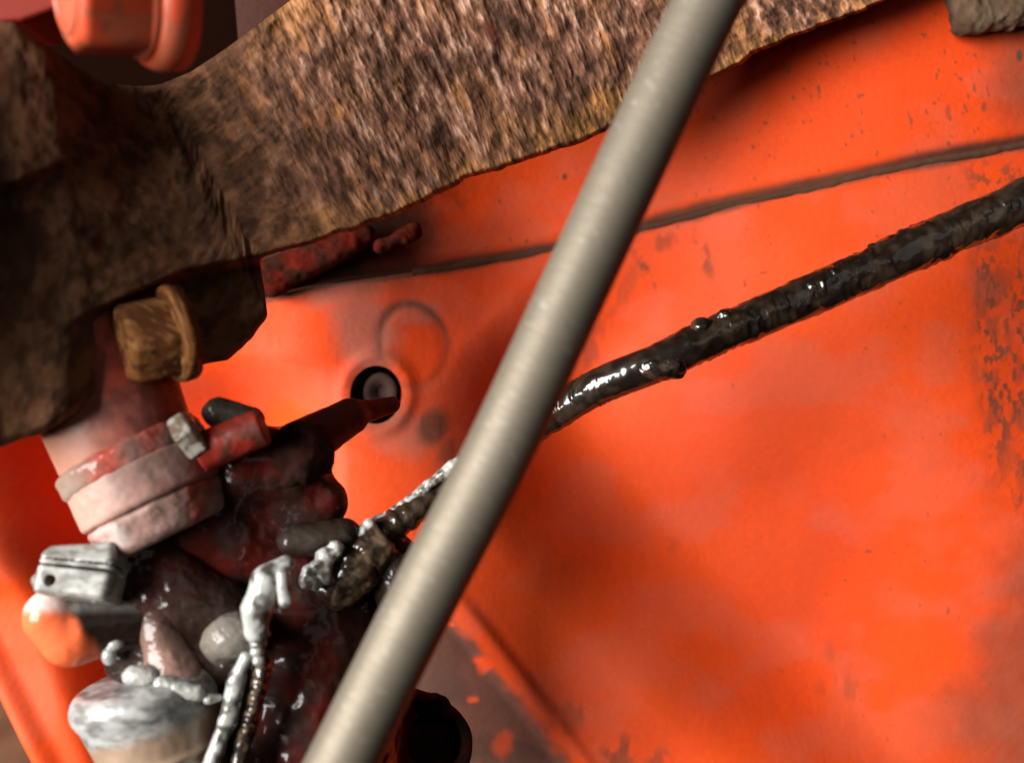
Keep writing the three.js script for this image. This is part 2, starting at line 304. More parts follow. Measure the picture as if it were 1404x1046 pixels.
// ---------- the rusty beam ----------
const beamB = [[-900, 330], [-420, 470], [-90, 622], [0, 613], [60, 591], [130, 547], [200, 520], [262, 505], [310, 493], [346, 466], [366, 432], [362, 396], [356, 358], [400, 341], [450, 326], [560, 287], [640, 246], [740, 214], [850, 174], [920, 140], [1000, 93], [1100, 46], [1210, 2], [1340, -62], [1480, -130]];
const beamT = [[-1000, -40], [-460, -10], [-90, 20], [-20, 24], [20, 32], [62, 62], [104, 92], [140, 112], [165, 116], [185, 118], [200, 118], [212, 117], [224, 114], [262, 98], [310, 66], [412, -10], [500, -62], [620, -92], [745, -116], [820, -124], [905, -130], [1010, -140], [1130, -150], [1270, -170], [1430, -200]];
const beamD = [.315, .315, .386, .403, .407, .414, .426, .437, .445, .451, .456, .460, .463, .470, .478, .489, .499, .509, .519, .528, .536, .543, .549, .554, .558];  // unseen left end brought nearer, shaped to shade the beam and bolts
{
  const N = beamB.length, acc = [0];
  for (let i = 1; i < N; i++) acc.push(acc[i - 1] + (Math.hypot(beamB[i][0] - beamB[i - 1][0], beamB[i][1] - beamB[i - 1][1]) * 0.4 + Math.hypot(beamT[i][0] - beamT[i - 1][0], beamT[i][1] - beamT[i - 1][1]) * 0.6));
  const T = acc[N - 1];
  const look = t => { const s = t * T; let i = 1; while (i < N - 1 && acc[i] < s) i++; const u = (s - acc[i - 1]) / (acc[i] - acc[i - 1]); const L = (a) => [mix(a[i - 1][0], a[i][0], u), mix(a[i - 1][1], a[i][1], u)]; return { b: L(beamB), t: L(beamT), d: mix(beamD[i - 1], beamD[i], u) }; };
  const FR = 150, E = 7, back = 0.040;
  const rows = [[0, back]];
  for (let k = 0; k <= E; k++) { const a = k / E * Math.PI / 2; rows.push([0.03 * (1 - Math.cos(a)) , 0.010 * (1 - Math.sin(a))]); }
  for (let k = 1; k < FR; k++) rows.push([0.03 + 0.945 * k / FR, 0]);
  for (let k = 0; k <= E; k++) { const a = k / E * Math.PI / 2; rows.push([0.975 + 0.025 * Math.sin(a), 0.010 * (1 - Math.cos(a))]); }
  rows.push([1, back]); rows.push([0.9, back + 0.004]);
  const nv = rows.length - 1;
  const A0 = acc[3] - 150;
  const g = grid(640, nv, (u, v) => {
    const L = look(u), [s, dz] = rows[Math.round(v * nv)];
    let x = mix(L.t[0], L.b[0], s), y = mix(L.t[1], L.b[1], s);
    const ax = u * T - A0;
    // ragged edges
    const rag = (f2(ax / 26, s * 4, 3, 201) - 0.5) * 9 * sstep(0.8, 1, s); y += rag; x += rag * 0.3;
    let d = L.d + dz;
    // lug below the beam line is set back
    const line = lerpTable([[-200, 520], [120, 430], [250, 372], [356, 352]], x);
    if (x < 372) d += 0.022 * sstep(line - 4, line + 16, y) * sstep(70, 200, x);
    // step to the thicker upper left of the beam, fading to the right
    const st = lerpTable([[-300, 380], [0, 268], [130, 216], [240, 190]], x);
    d -= 0.008 * (1 - sstep(st - 16, st + 3, y)) * (1 - sstep(60, 220, x));
    // scale and pitting
    const calm = sstep(560, 760, ax), lump = (f2(ax / 40, s * 9, 4, 211) - 0.5) * mix(0.003, 0.0045, calm) + mix((f2(ax / 16, s * 34, 2, 214) - 0.5) * 0.0009, (f2(ax / 9, s * 16, 3, 213) - 0.5) * 0.0022, calm);
    return P(x, y, d - lump);
  }, (u, v) => [u, rows[Math.round(v * nv)][0]]);
  const a0 = u => u * T - A0;
  const strk = (u, v) => {
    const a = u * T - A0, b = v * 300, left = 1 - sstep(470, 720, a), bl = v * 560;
    const f = mix(f2(a / 10, b / 30, 4, 221), f2(a / 26, bl / 30, 4, 223), left);
    const g2 = mix(f2(a / 4.2, b / 14, 3, 225), f2(a / 10, bl / 13, 3, 226), left);
    return { a, b, f, g2, big: f2(a / 90, b / 70, 3, 227), left };
  };
  const rust = makeTexture(2048, 512, (u, v) => {
    const q = strk(u, v); const m = q.f * 0.62 + q.g2 * 0.38;
    let c = mix3([0.060, 0.025, 0.014], [0.215, 0.092, 0.052], sstep(0.32, 0.58, m));
    c = mix3(c, [0.45, 0.255, 0.175], sstep(0.54, 0.72, m) * (1 - 0.65 * q.left));
    c = mix3(c, [0.42, 0.17, 0.06], 0.6 * sstep(0.62, 0.74, f2(a0(u) / 16, v * 300 / 50, 3, 229)));
    const ed = 1.3 * sstep(0.80, 0.97, v + (q.big - 0.5) * 0.35) + sstep(0.25, 0.05, v) * 0.6 * (q.a < 1100 ? 1 : 0.3) + 0.4 * sstep(0.58, 0.75, q.big);
    c = mix3(c, mix3([0.11, 0.048, 0.016], [0.38, 0.155, 0.04], sstep(0.35, 0.6, m)), clamp(ed * 0.62));
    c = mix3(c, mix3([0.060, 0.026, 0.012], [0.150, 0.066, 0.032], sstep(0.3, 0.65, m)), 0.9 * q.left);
    c = mix3(c, [0.045, 0.020, 0.011], 0.55 * sstep(0.54, 0.66, f2(q.a / 34, v * 300 / 40, 4, 231)));
    const pit = Math.hypot((q.a - 945) / 12, (v - 0.46) / 0.07); c = mix3(c, [0.06, 0.012, 0.006], 0.9 * (1 - sstep(0.5, 1.2, pit)));
    return c;
  }, true);
  const rustB = makeTexture(2048, 512, (u, v) => { const q = strk(u, v); const b = clamp(0.15 + (q.f * 0.5 + q.g2 * 0.35) * mix(1, 0.45, q.left)); return [b, b, b]; });
  const rustR = makeTexture(1024, 512, (u, v) => { const q = strk(u, v); const r = clamp(0.54 + 0.5 * (1 - q.g2) * (0.5 + q.big) + 0.2 * q.left); return [r, r, r]; });
  const m = mesh('rusty_beam', g, new THREE.MeshPhysicalMaterial({ map: rust, bumpMap: rustB, bumpScale: 0.0026, specularIntensity: 0.4, roughnessMap: rustR, roughness: 1, side: THREE.DoubleSide }));
  tag(m, 'thick pitted rusty brown steel beam running across the top behind the grey rod', 'steel beam');
}

// ---------- bolts ----------
function lathe(profile, seg = 48) { return new THREE.LatheGeometry(profile.map(([r, h]) => new THREE.Vector2(r, h)), seg); }
function hexHead(r, h) {                              // hexagonal head along +y, chamfered at its outer face
  const pos = [], seg = 72, rings = [[0, h], [0.80, h], [0.90, h * 0.985], [1.0, h * 0.86], [1.0, 0.0]];
  const hexR = a => r / Math.max(0.90, Math.cos(((a % (Math.PI / 3)) + Math.PI / 3) % (Math.PI / 3) - Math.PI / 6)) * 0.93;
  const idx = [];
  for (const [q, y] of rings) for (let i = 0; i <= seg; i++) { const a = i / seg * Math.PI * 2, hr = hexR(a); const rr = q <= 0.9 ? q * r * 0.93 : hr; pos.push(rr * Math.cos(a), y, rr * Math.sin(a)); }
  for (let j = 0; j < rings.length - 1; j++) for (let i = 0; i < seg; i++) { const a = j * (seg + 1) + i, b = a + 1, c = a + seg + 1, d = c + 1; idx.push(a, b, c, b, d, c); }
  const g = new THREE.BufferGeometry(); g.setAttribute('position', new THREE.Float32BufferAttribute(pos, 3)); g.setAttribute('uv', new THREE.Float32BufferAttribute(pos.flatMap((v, i) => i % 3 === 0 ? [pos[i] * 20, pos[i + 2] * 20 + pos[i + 1] * 20] : []), 2)); g.setIndex(idx);
  g.computeVertexNormals(); return g;
}
function roughen(g, amp, scale, s = 0) { const p = g.attributes.position, n = g.attributes.normal; for (let i = 0; i < p.count; i++) { const k = (f3(p.getX(i) * scale, p.getY(i) * scale, p.getZ(i) * scale, 3, s) - 0.5) * amp; p.setXYZ(i, p.getX(i) + n.getX(i) * k, p.getY(i) + n.getY(i) * k, p.getZ(i) + n.getZ(i) * k); } g.computeVertexNormals(); return g; }
const spotTex = (a, b, c, sc, th, s) => makeTexture(512, 512, (u, v) => { const n = f2(u * sc, v * sc, 4, s), m = f2(u * sc * 3, v * sc * 3, 3, s + 5); return mix3(mix3(a, b, sstep(th - 0.1, th + 0.1, n)), c, sstep(0.56, 0.7, m) * 0.7); }, true);
const rep = t => { t.wrapS = t.wrapT = THREE.RepeatWrapping; return t; };
{
  // painted bolt on the beam
  const R = 1 * K * 0.37;                              // pixel at its depth
  const c = P(212, -6, 0.385);
  const g = thing('painted_bolt', 'big red painted hex bolt with round flange on top of the beam', 'bolt', [c.x, c.y, c.z]);
  const dir = new THREE.Vector3(-0.80, -0.16, 0.58).normalize();
  g.quaternion.setFromUnitVectors(new THREE.Vector3(0, 1, 0), dir);
  const paint = new THREE.MeshPhysicalMaterial({ map: rep(spotTex([0.50, 0.055, 0.014], [0.40, 0.080, 0.035], [0.20, 0.06, 0.028], 5, 0.52, 301)), roughness: 0.5, clearcoat: 0.1 });
  mesh('flange', lathe([[0, 22], [88, 22], [98, 17], [104, 6], [105, -8], [103, -30], [0, -30]].map(([r, h]) => [r * R, h * R]).reverse(), 64), paint, g);
  mesh('washer_groove', lathe([[0, 30], [88, 30], [90, 26], [90, 21], [0, 21]].map(([r, h]) => [r * R, h * R]).reverse(), 64), new THREE.MeshPhysicalMaterial({ specularIntensity: 0.25, color: new THREE.Color(0.2, 0.035, 0.015), roughness: 0.7 }), g);
  const head = hexHead(84 * R, 94 * R); head.translate(0, 28 * R, 0); mesh('hex_head', head, paint, g);
  mesh('face_ring', new THREE.TorusGeometry(52 * R, 7 * R, 10, 48).rotateX(Math.PI / 2).translate(0, 120 * R, 0), paint, g);
}
{
  const R = K * 0.46, c = P(236, 458, 0.440);
  const g = thing('rusty_bolt', 'rust covered hex bolt screwed into the lower edge of the beam', 'bolt', [c.x, c.y, c.z]);
  g.quaternion.setFromUnitVectors(new THREE.Vector3(0, 1, 0), new THREE.Vector3(-0.80, -0.22, 0.56).normalize());
  const mat = new THREE.MeshPhysicalMaterial({ specularIntensity: 0.25, map: rep(spotTex([0.22, 0.080, 0.024], [0.10, 0.034, 0.012], [0.32, 0.15, 0.05], 7, 0.5, 331)), roughness: 0.75 });
  mesh('washer', roughen(lathe([[0, 8], [58, 8], [64, 4], [66, -3], [64, -16], [0, -16]].map(([r, h]) => [r * R, h * R]).reverse(), 64), 0.0016, 300, 3), mat, g);
  const h = hexHead(54 * R, 62 * R); h.translate(0, 6 * R, 0); mesh('hex_head', roughen(h, 0.0012, 300, 5), mat, g);
}
{
  // red frame corner above the beam
  const s = new THREE.Shape([[-120, -120], [95, -120], [78, 6], [30, 24], [-120, 34]].map(([x, y]) => { const p = P(x, y, 0.44); return new THREE.Vector2(p.x, p.y); }));
  const e = new THREE.ExtrudeGeometry(s, { depth: 0.03, bevelEnabled: true, bevelSize: 0.002, bevelThickness: 0.002, bevelSegments: 3 }); e.translate(0, 0, -0.47);
  tag(mesh('frame_corner', e, new THREE.MeshPhysicalMaterial({ specularIntensity: 0.25, color: new THREE.Color(0.16, 0.012, 0.005), roughness: 0.6 })), 'dark red frame corner peeking out beside the painted bolt', 'frame');
}
{
  // cake of dried mud at the top
  const g = solid(p => { const n = (f3(p[0] / 14, p[1] / 22, p[2] / 14, 3, 5) - .5) * 12; return box(p, V(1385, -22, 62), [84, 58, 20], axes(-0.16), 20) + n; }, [1260, -120, 40], [1500, 90, 118], 4, DH, (p) => { const n = f2(p[0] / 12, p[1] / 34, 4, 401); return mix3([0.055, 0.030, 0.016], [0.105, 0.066, 0.040], sstep(0.3, 0.7, n)); });
  tag(mesh('mud_cake', g, new THREE.MeshPhysicalMaterial({ specularIntensity: 0.25, vertexColors: true, roughness: 0.8 })), 'grey brown cake of dried mud on the upper corner of the housing', 'mud');
}

// ---------- the grey rod ----------
{
  const a = P(1075, -190, 0.385), b = P(392, 1180, 0.385), L = a.distanceTo(b), rad = 47.5 * K * 0.385;
  const mid = a.clone().add(b).multiplyScalar(0.5);
  const pts = [P(1072, -190, .385), P(972, 0, .385), P(787, 395, .385), P(682, 622, .385), P(575, 830, .385), P(470, 1040, .385), P(400, 1180, .385)];
  const g = new THREE.TubeGeometry(new THREE.CatmullRomCurve3(pts), 240, rad, 72, false);
  const scr = []; for (let i = 0; i < 46; i++) scr.push([rnd(), rnd(), 0.008 + 0.03 * rnd()]);
  const t = makeTexture(1400, 720, (u, v) => { const fine = f2(u * 900, v * 26, 2, 501), w = f2(u * 14, v * 7, 4, 503), b2 = f2(u * 240, v * 9, 3, 505); const k = 0.86 + 0.16 * (fine - .5) + 0.09 * (b2 - .5) + 0.07 * (w - .5); let sc0 = 0; for (const [su, sv, sl] of scr) { const a = Math.abs(u - su - (v - sv) * 0.10), b = Math.abs(v - sv); if (b < sl) sc0 = Math.max(sc0, 0.055 * (1 - sstep(0.0004, 0.0016, a))); } const sc = sc0 + sstep(0.80, 0.86, f2(u * 260, v * 18, 2, 507)) * 0.05; return [0.172 * k + sc, 0.142 * k + sc, 0.104 * k + sc]; }, true);
  const r = makeTexture(1024, 512, (u, v) => { const k = 0.52 + 0.10 * f2(u * 500, v * 20, 2, 511) + 0.10 * f2(u * 12, v * 6, 3, 513); return [k, k, k]; });
  const bm = makeTexture(1024, 512, (u, v) => { const k = 0.5 + 0.5 * (f2(u * 420, v * 10, 3, 521) - 0.5); return [k, k, k]; });
  const m = mesh('metal_rod', g, new THREE.MeshPhysicalMaterial({ map: t, roughnessMap: r, roughness: 1, metalness: 0.5, bumpMap: bm, bumpScale: 0.0002 }));
  tag(m, 'straight satin grey metal rod slanting across the whole picture in front', 'rod');
}

// ---------- the greasy hose ----------
const wet = new THREE.MeshPhysicalMaterial({ vertexColors: true, roughness: 0.3, specularIntensity: 0.4, clearcoat: 1.0, clearcoatRoughness: 0.07 });
const paleGrease = new THREE.MeshPhysicalMaterial({ vertexColors: true, roughness: 0.34, clearcoat: 0.7, clearcoatRoughness: 0.18 });
function ropey(points, depthBase, ribs, nAround, nAlong, colour) {     // points: x, y, depth, radius (pixels at that depth)
  const c = curve(points.map(p => { const v = P(p[0], p[1], p[2]); return [v.x, v.y, v.z]; })), fr = c.computeFrenetFrames(nAlong, false);
  const rads = points.map(p => p[3] * K * p[2]), pos = [], col = [], idx = [];
  const kk = points.length - 1;
  for (let i = 0; i <= nAlong; i++) {
    const u = i / nAlong, p = c.getPointAt(u), tt = c.getUtoTmapping(u) * kk, i0 = Math.min(kk - 1, Math.floor(tt)), r0 = mix(rads[i0], rads[i0 + 1], tt - i0);
    for (let j = 0; j <= nAround; j++) {
      const a = j / nAround * Math.PI * 2, n = fr.normals[i].clone().multiplyScalar(Math.cos(a)).addScaledVector(fr.binormals[i], Math.sin(a));
      const q = ribs(u, a, n, p) ; const r = r0 * (1 + q);
      pos.push(p.x + n.x * r, p.y + n.y * r, p.z + n.z * r); col.push(...colour(u, a, q, n));
    }
  }
  for (let i = 0; i < nAlong; i++) for (let j = 0; j < nAround; j++) { const a = i * (nAround + 1) + j, b = a + 1, d = a + nAround + 1; idx.push(a, b, d, b, d + 1, d); }
  const g = new THREE.BufferGeometry(); g.setAttribute('position', new THREE.Float32BufferAttribute(pos, 3)); g.setAttribute('color', new THREE.Float32BufferAttribute(col, 3)); g.setIndex(idx);
  const w = mergeVertices(g, 1e-6); w.computeVertexNormals(); return w;
}
const hose = thing('greasy_hose', 'black hose wet with grease passing behind the grey rod', 'hose');
{
  const pts = [[1520, 225, .50, 31], [1404, 277, .499, 31], [1290, 325, .497, 30], [1200, 366, .496, 30], [1100, 410, .495, 29], [1000, 452, .493, 28], [900, 498, .492, 27], [820, 530, .499, 25], [760, 567, .511, 24], [700, 602, .509, 23], [640, 644, .494, 21], [580, 690, .482, 20], [520, 735, .474, 22], [470, 772, .466, 26]];
  const g = ropey(pts, 0, (u, a, n, p) => {
    const s = u * 1200, ca = Math.cos(a), sa = Math.sin(a);
    const lump = (f3(s / 26, ca * 1.6, sa * 1.6, 3, 61) - 0.5) * 0.24 * (1 - sstep(0.52, 0.60, u) * 0.6);
    const rib = 0.055 * Math.sin(s / 9 * Math.PI + 3 * f2(s / 40, 1, 2, 3)) * (0.08 + sstep(0.66, 0.74, u) * 0.8) + (f3(s / 7, ca * 3, sa * 3, 2, 65) - 0.5) * 0.17 * sstep(0.42, 0.6, f3(s / 50, ca, sa, 2, 66)) * (1 - 0.8 * sstep(0.50, 0.54, u) * (1 - sstep(0.60, 0.64, u)));
    return lump + rib;
  }, 44, 760, (u, a, q) => { const s = u * 1200, m = f3(s / 18, Math.cos(a) * 2, Math.sin(a) * 2, 3, 67); return mix3([0.010, 0.006, 0.004], [0.030, 0.018, 0.011], sstep(0.4, 0.7, m) + sstep(0.62, 0.8, u) * 0.9); });
  mesh('tube', g, wet, hose);
  const clump = (fn, lo, hi, name, d, mat, colour) => mesh(name, solid(fn, lo, hi, 2.5, d, colour), mat, hose);
  const blackC = p => mix3([0.012, 0.008, 0.006], [0.05, 0.03, 0.02], sstep(0.5, 0.7, f3(p[0] / 12, p[1] / 12, p[2] / 12, 2, 71)));
  const wob = (p, a = 5, s = 9, k = 73) => (f3(p[0] / s, p[1] / s, p[2] / s, 2, k) - 0.5) * a;
  clump(p => smin(smin(egg(p, V(905, 505, 14), [36, 16, 16]), cap(p, V(915, 508, 14), V(934, 514, 12), 9, 4), 10), ball(p, V(925, 496, 16), 12), 10) + wob(p), [850, 465, -20], [960, 540, 50], 'grease_lump', .492, wet, blackC);
  clump(p => smin(ball(p, V(962, 449, 12), 15), ball(p, V(995, 435, 10), 13), 14) + wob(p), [930, 410, -20], [1020, 470, 40], 'grease_lump', .493, wet, blackC);
  clump(p => ball(p, V(1196, 340, 6), 7) + wob(p, 4), [1170, 320, -16], [1220, 360, 30], 'grease_lump', .496, wet, blackC);
  // ferrule at the hose end
  const fer = p => mix3([0.025, 0.016, 0.010], [0.10, 0.064, 0.038], sstep(0.4, 0.65, f3(p[0] / 14, p[1] / 14, p[2] / 14, 3, 77)));
  clump(p => smin(cyl(p, V(530, 735, 0), V(500, 762, 6), 30, 34, 6), cyl(p, V(500, 764, 4), V(440, 815, 12), 42, 37, 16), 12) + wob(p, 7, 13, 79), [380, 690, -60], [580, 880, 75], 'ferrule', .470, wet, fer);
  // pale beads: grease at the hose end, a modelled wet highlight along it
  const pale = p => mix3([0.09, 0.075, 0.055], [0.42, 0.42, 0.39], sstep(0.3, 0.6, f3(p[0] / 9, p[1] / 9, p[2] / 9, 2, 83)));
  const beads = (list, depth, w) => { let lo = [1e9, 1e9, 1e9], hi = [-1e9, -1e9, -1e9]; const L = list.map(([x, y, z, r]) => { const v = V(x, y, z); for (let k = 0; k < 3; k++) { lo[k] = Math.min(lo[k], v[k] - r - 12); hi[k] = Math.max(hi[k], v[k] + r + 12); } return [v, r]; }); mesh('grease_highlight_bead', solid(p => { let d = 1e9; for (const [c, r] of L) d = smin(d, ball(p, c, r), w); return d + wob(p, 3, 7, 87); }, lo, hi, 2.2, depth, pale, true), paleGrease, hose); };
  beads([[460, 752, 50, 11], [446, 764, 54, 14], [436, 776, 52, 10], [446, 782, 56, 9], [448, 794, 54, 8], [424, 783, 52, 10], [420, 796, 52, 11], [432, 800, 54, 10]], .470, 5);
  beads([[506, 719, 26, 9], [497, 729, 28, 9], [488, 738, 30, 10], [478, 746, 34, 8]], .474, 6);
  beads([[634, 630, 13, 8], [625, 637, 14, 9], [616, 643, 15, 9], [606, 651, 15, 8], [597, 658, 15, 7], [588, 664, 15, 7], [579, 672, 15, 8], [569, 680, 15, 6], [560, 686, 16, 6], [551, 693, 17, 7], [541, 699, 18, 6], [531, 706, 20, 6], [521, 712, 22, 7], [512, 717, 24, 8]], .483, 7);  // pale strip standing for the wet highlight on the tube
}
// thinner cable from the hose end down past the fitting
{
  const cable = thing('dripping_cable', 'thin cable coated in pale wet grease curving down to the bottom edge', 'cable');
  const pale = p => mix3([0.05, 0.043, 0.035], [0.30, 0.30, 0.28], sstep(0.28, 0.58, f3(p[0] / 13, p[1] / 13, p[2] / 13, 2, 91)));
  const w = (p, a = 3.5, s = 15, k = 93) => (f3(p[0] / s, p[1] / s, p[2] / s, 2, k) - 0.5) * a;
  const d = .440;
  mesh('sheath', solid(p => smin(cap(p, V(392, 772, 10), V(366, 795, 16), 12, 19), smin(cap(p, V(366, 795, 16), V(352, 836, 20), 20, 21), cap(p, V(352, 836, 20), V(352, 866, 18), 20, 17), 8), 8) + w(p), [310, 740, -30], [430, 900, 60], 2.5, d, pale), paleGrease, cable);
  mesh('neck_ring', solid(p => { let e = 1e9; for (const [x, y, r] of [[356, 868, 15], [354, 882, 12], [352, 893, 10], [355, 906, 9]]) e = smin(e, egg(p, V(x, y, 18), [r, 8, r]), 3); return e + w(p, 2); }, [325, 845, -10], [385, 930, 50], 2.2, d, pale), paleGrease, cable);
  mesh('wire', solid(p => smin(smin(cap(p, V(337, 902, 16), V(326, 925, 16), 9, 10), cap(p, V(324, 932, 16), V(312, 988, 16), 13, 13), 5), cap(p, V(310, 992, 16), V(278, 1075, 16), 11, 12), 4) + w(p, 4, 14), [250, 880, -20], [365, 1090, 50], 2.5, d, pale), paleGrease, cable);
  mesh('drip', solid(p => cap(p, V(387, 788, 26), V(392, 822, 24), 10, 11) + w(p, 3), [360, 760, -5], [420, 850, 55], 2.2, d, pale), paleGrease, cable);
  const dark = p => mix3([0.02, 0.014, 0.01], [0.12, 0.08, 0.05], sstep(0.5, 0.7, f3(p[0] / 8, p[1] / 8, p[2] / 8, 2, 95)));
  mesh('under_sheath', solid(p => { let e = cap(p, V(362, 905, 0), V(338, 1000, 0), 15, 13); for (let i = 0; i < 7; i++) e = smin(e, ball(p, V(362 - i * 4, 912 + i * 15, 12), 7), 4); e = smin(e, cap(p, V(338, 1000, 0), V(318, 1080, 0), 12), 4); return e + w(p, 4); }, [280, 870, -40], [400, 1095, 45], 2.5, d, dark), wet, cable);
}

// ---------- the hydraulic fitting ----------
const fit = thing('hydraulic_fitting', 'red painted hydraulic fitting caked in grease under the left end of the beam', 'fitting');
{
  const D = .455;
  const paint = new THREE.MeshPhysicalMaterial({ vertexColors: true, roughness: 0.5, specularIntensity: 0.4, clearcoat: 0.12, clearcoatRoughness: 0.3 });
  const greasy = new THREE.MeshPhysicalMaterial({ vertexColors: true, roughness: 0.6, specularIntensity: 0.2, clearcoat: 0.5, clearcoatRoughness: 0.14 });
  const satin = new THREE.MeshPhysicalMaterial({ vertexColors: true, roughness: 0.42, clearcoat: 0.5, clearcoatRoughness: 0.28 });
  const dull = new THREE.MeshPhysicalMaterial({ vertexColors: true, roughness: 0.8, specularIntensity: 0.15 });
  const w = (p, a = 5, s = 14, k = 93) => (f3(p[0] / s, p[1] / s, p[2] / s, 3, k) - 0.5) * a;
  const add = (name, fn, lo, hi, mat, colour, parent = fit, cell = 3) => mesh(name, solid(fn, lo, hi, cell, D, colour), mat, parent);
  const red = (dust, dirt, s = 120) => p => { const a = f3(p[0] / 70, p[1] / 70, p[2] / 70, 3, s), b = f3(p[0] / 16, p[1] / 16, p[2] / 16, 3, s + 3); let c = mix3([0.40, 0.045, 0.022], [0.33, 0.05, 0.03], a); c = mix3(c, DUST, clamp(dust * sstep(0.15, 0.75, a))); return mix3(c, GREASE, clamp(dirt * sstep(0.42, 0.66, b))); };
  // neck tube coming down from under the beam
  add('neck_tube', p => cyl(p, V(105, 430), V(176, 624), 104, 92, 4) + w(p, 3, 30), [-30, 420, -130], [330, 690, 130], paint, p => { const c = red(0.55, 0.5)(p); const k = sstep(150, 230, p[0]) * sstep(640, 560, p[1]); return mix3(mix3(c, [0.20, 0.02, 0.012], 0.6 * k), [0.52, 0.25, 0.17], 0.75 * sstep(190, 70, p[0] - (p[1] - 600) * 0.4)); }, fit, 4);  // lit left side and shaded upper right are painted into the colour
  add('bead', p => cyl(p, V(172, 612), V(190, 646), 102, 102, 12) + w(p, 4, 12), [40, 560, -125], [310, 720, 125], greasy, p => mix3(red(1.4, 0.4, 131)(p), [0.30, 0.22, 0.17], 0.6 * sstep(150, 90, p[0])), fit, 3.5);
  add('hex_nut', p => cyl(p, V(188, 634), V(214, 689), 101, 102, 8) + w(p, 4, 22), [60, 560, -130], [340, 770, 130], paint, p => mix3(red(1.3, 0.30, 140)(p), [0.46, 0.28, 0.22], 0.6 * sstep(200, 100, p[0] - (p[1] - 670) * 0.4)), fit, 3.5);  // left end painted paler, as if lit from that side
  add('collar', p => cyl(p, V(213, 688), V(236, 734), 100, 84, 12) - 4 * Math.exp(-(Math.pow((p[0] - 200) / 14, 2) + Math.pow((p[1] - 716) / 12, 2))) + w(p, 5, 14), [80, 600, -130], [350, 830, 130], paint, p => { const c = red(1.5, 0.35, 150)(p); return mix3(c, [0.50, 0.46, 0.43], 0.5 * blobs(p[0], p[1], [[150, 735, 34, 22, 0.2]])); }, fit, 3.5);  // pale patch low on the left is a painted highlight
  // clamp bolt beside the nut
  const cb = new THREE.Group(); cb.name = 'clamp_bolt'; fit.add(cb);
  add('bolt_head', p => cyl(p, V(248, 604, 66), V(272, 588, 66), 29, 29, 5, 6) + w(p, 4, 10), [200, 540, 20], [320, 650, 115], greasy, p => mix3([0.12, 0.085, 0.06], [0.30, 0.27, 0.23], sstep(0.4, 0.6, f3(p[0] / 12, p[1] / 12, p[2] / 12, 2, 161))), cb, 2.5);
  add('bolt_shank', p => cyl(p, V(272, 622, 50), V(362, 584, 44), 27, 26, 5) + w(p, 3, 12), [240, 540, 0], [400, 670, 95], paint, p => mix3([0.20, 0.016, 0.008], GREASE, 0.7 * sstep(0.5, 0.7, f3(p[0] / 22, p[1] / 22, p[2] / 22, 2, 165))), cb);
  add('bolt_cap', p => cap(p, V(300, 566, 30), V(346, 574, 26), 22, 16) + w(p, 5, 12), [260, 530, -10], [390, 610, 70], greasy, () => [0.025, 0.02, 0.014], cb);
  // main body
  const bodyC = p => { const a = f3(p[0] / 45, p[1] / 45, p[2] / 45, 3, 171), b = f3(p[0] / 14, p[1] / 14, p[2] / 14, 3, 175); let c = mix3([0.060, 0.004, 0.002], [0.020, 0.006, 0.0035], sstep(0.32, 0.66, a)); return mix3(c, [0.08, 0.04, 0.03], 0.3 * sstep(0.60, 0.76, b)); };
  add('body', p => { let d = cap(p, V(285, 715, -70), V(400, 790, -120), 84, 92); d = smin(d, cap(p, V(340, 640, -50), V(400, 640, -60), 66, 52), 30); d = smin(d, cap(p, V(430, 880, -140), V(430, 1120, -120), 138, 130), 40); d = smin(d, ball(p, V(446, 685, -60), 32), 14); d = smin(d, cap(p, V(395, 650, -60), V(420, 700, -80), 50), 20); d = smin(d, cap(p, V(380, 1000, -110), V(300, 1120, -90), 90, 100), 30); return d + w(p, 12, 40, 181) + w(p, 2, 12, 183); }, [160, 560, -300], [640, 1180, 110], greasy, bodyC, fit, 5);
  add('shoulder', p => smin(cap(p, V(520, 745, -70), V(555, 800, -80), 36, 50), cap(p, V(400, 742, -20), V(470, 735, -30), 22, 26), 18) + w(p, 6, 16), [340, 670, -180], [640, 880, 30], greasy, p => mix3([0.02, 0.012, 0.008], [0.035, 0.025, 0.018], 0.8 * blobs(p[0], p[1], [[412, 738, 26, 22]])), fit, 4);
  // lever reaching into the round hole
  add('lever', p => smin(cap(p, V(405, 615, -60), V(478, 572, -130), 38, 28), cap(p, V(478, 570, -130), V(537, 555, -185), 20, 13), 10) + w(p, 3, 18), [340, 490, -230], [600, 690, 0], paint, p => mix3([0.06, 0.004, 0.002], [0.014, 0.005, 0.003], sstep(0.45, 0.6, f3(p[0] / 30, p[1] / 30, p[2] / 30, 2, 191)) * 0.6), fit, 3.5);
  add('knuckle', p => smin(ball(p, V(412, 622, -40), 46), ball(p, V(392, 640, -40), 40), 20) + w(p, 16, 26), [330, 550, -120], [490, 710, 40], dull, p => mix3([0.030, 0.006, 0.004], [0.012, 0.006, 0.004], f3(p[0] / 20, p[1] / 20, p[2] / 20, 2, 5)), fit, 3.5);
  // yoke: arched wall, neck rib and the two cups
  add('yoke', p => { let d = cap(p, V(178, 745, 20), V(176, 900, 10), 26, 34); d = smin(d, cap(p, V(180, 750, 0), V(300, 830, -10), 30, 36), 20); d = smin(d, cap(p, V(262, 830, 5), V(330, 850, 0), 34, 30), 34); d = smin(d, cap(p, V(200, 820, -40), V(330, 920, -60), 70, 66), 24); d = smin(d, cap(p, V(228, 790, -10), V(236, 930, 0), 46, 50), 34); d = smin(d, cap(p, V(240, 915, 0), V(320, 905, 5), 34, 32), 30); return d + w(p, 7, 20, 201); }, [110, 690, -90], [400, 970, 90], greasy, p => mix3(bodyC(p), [0.016, 0.010, 0.007], 0.6), fit, 3.5);
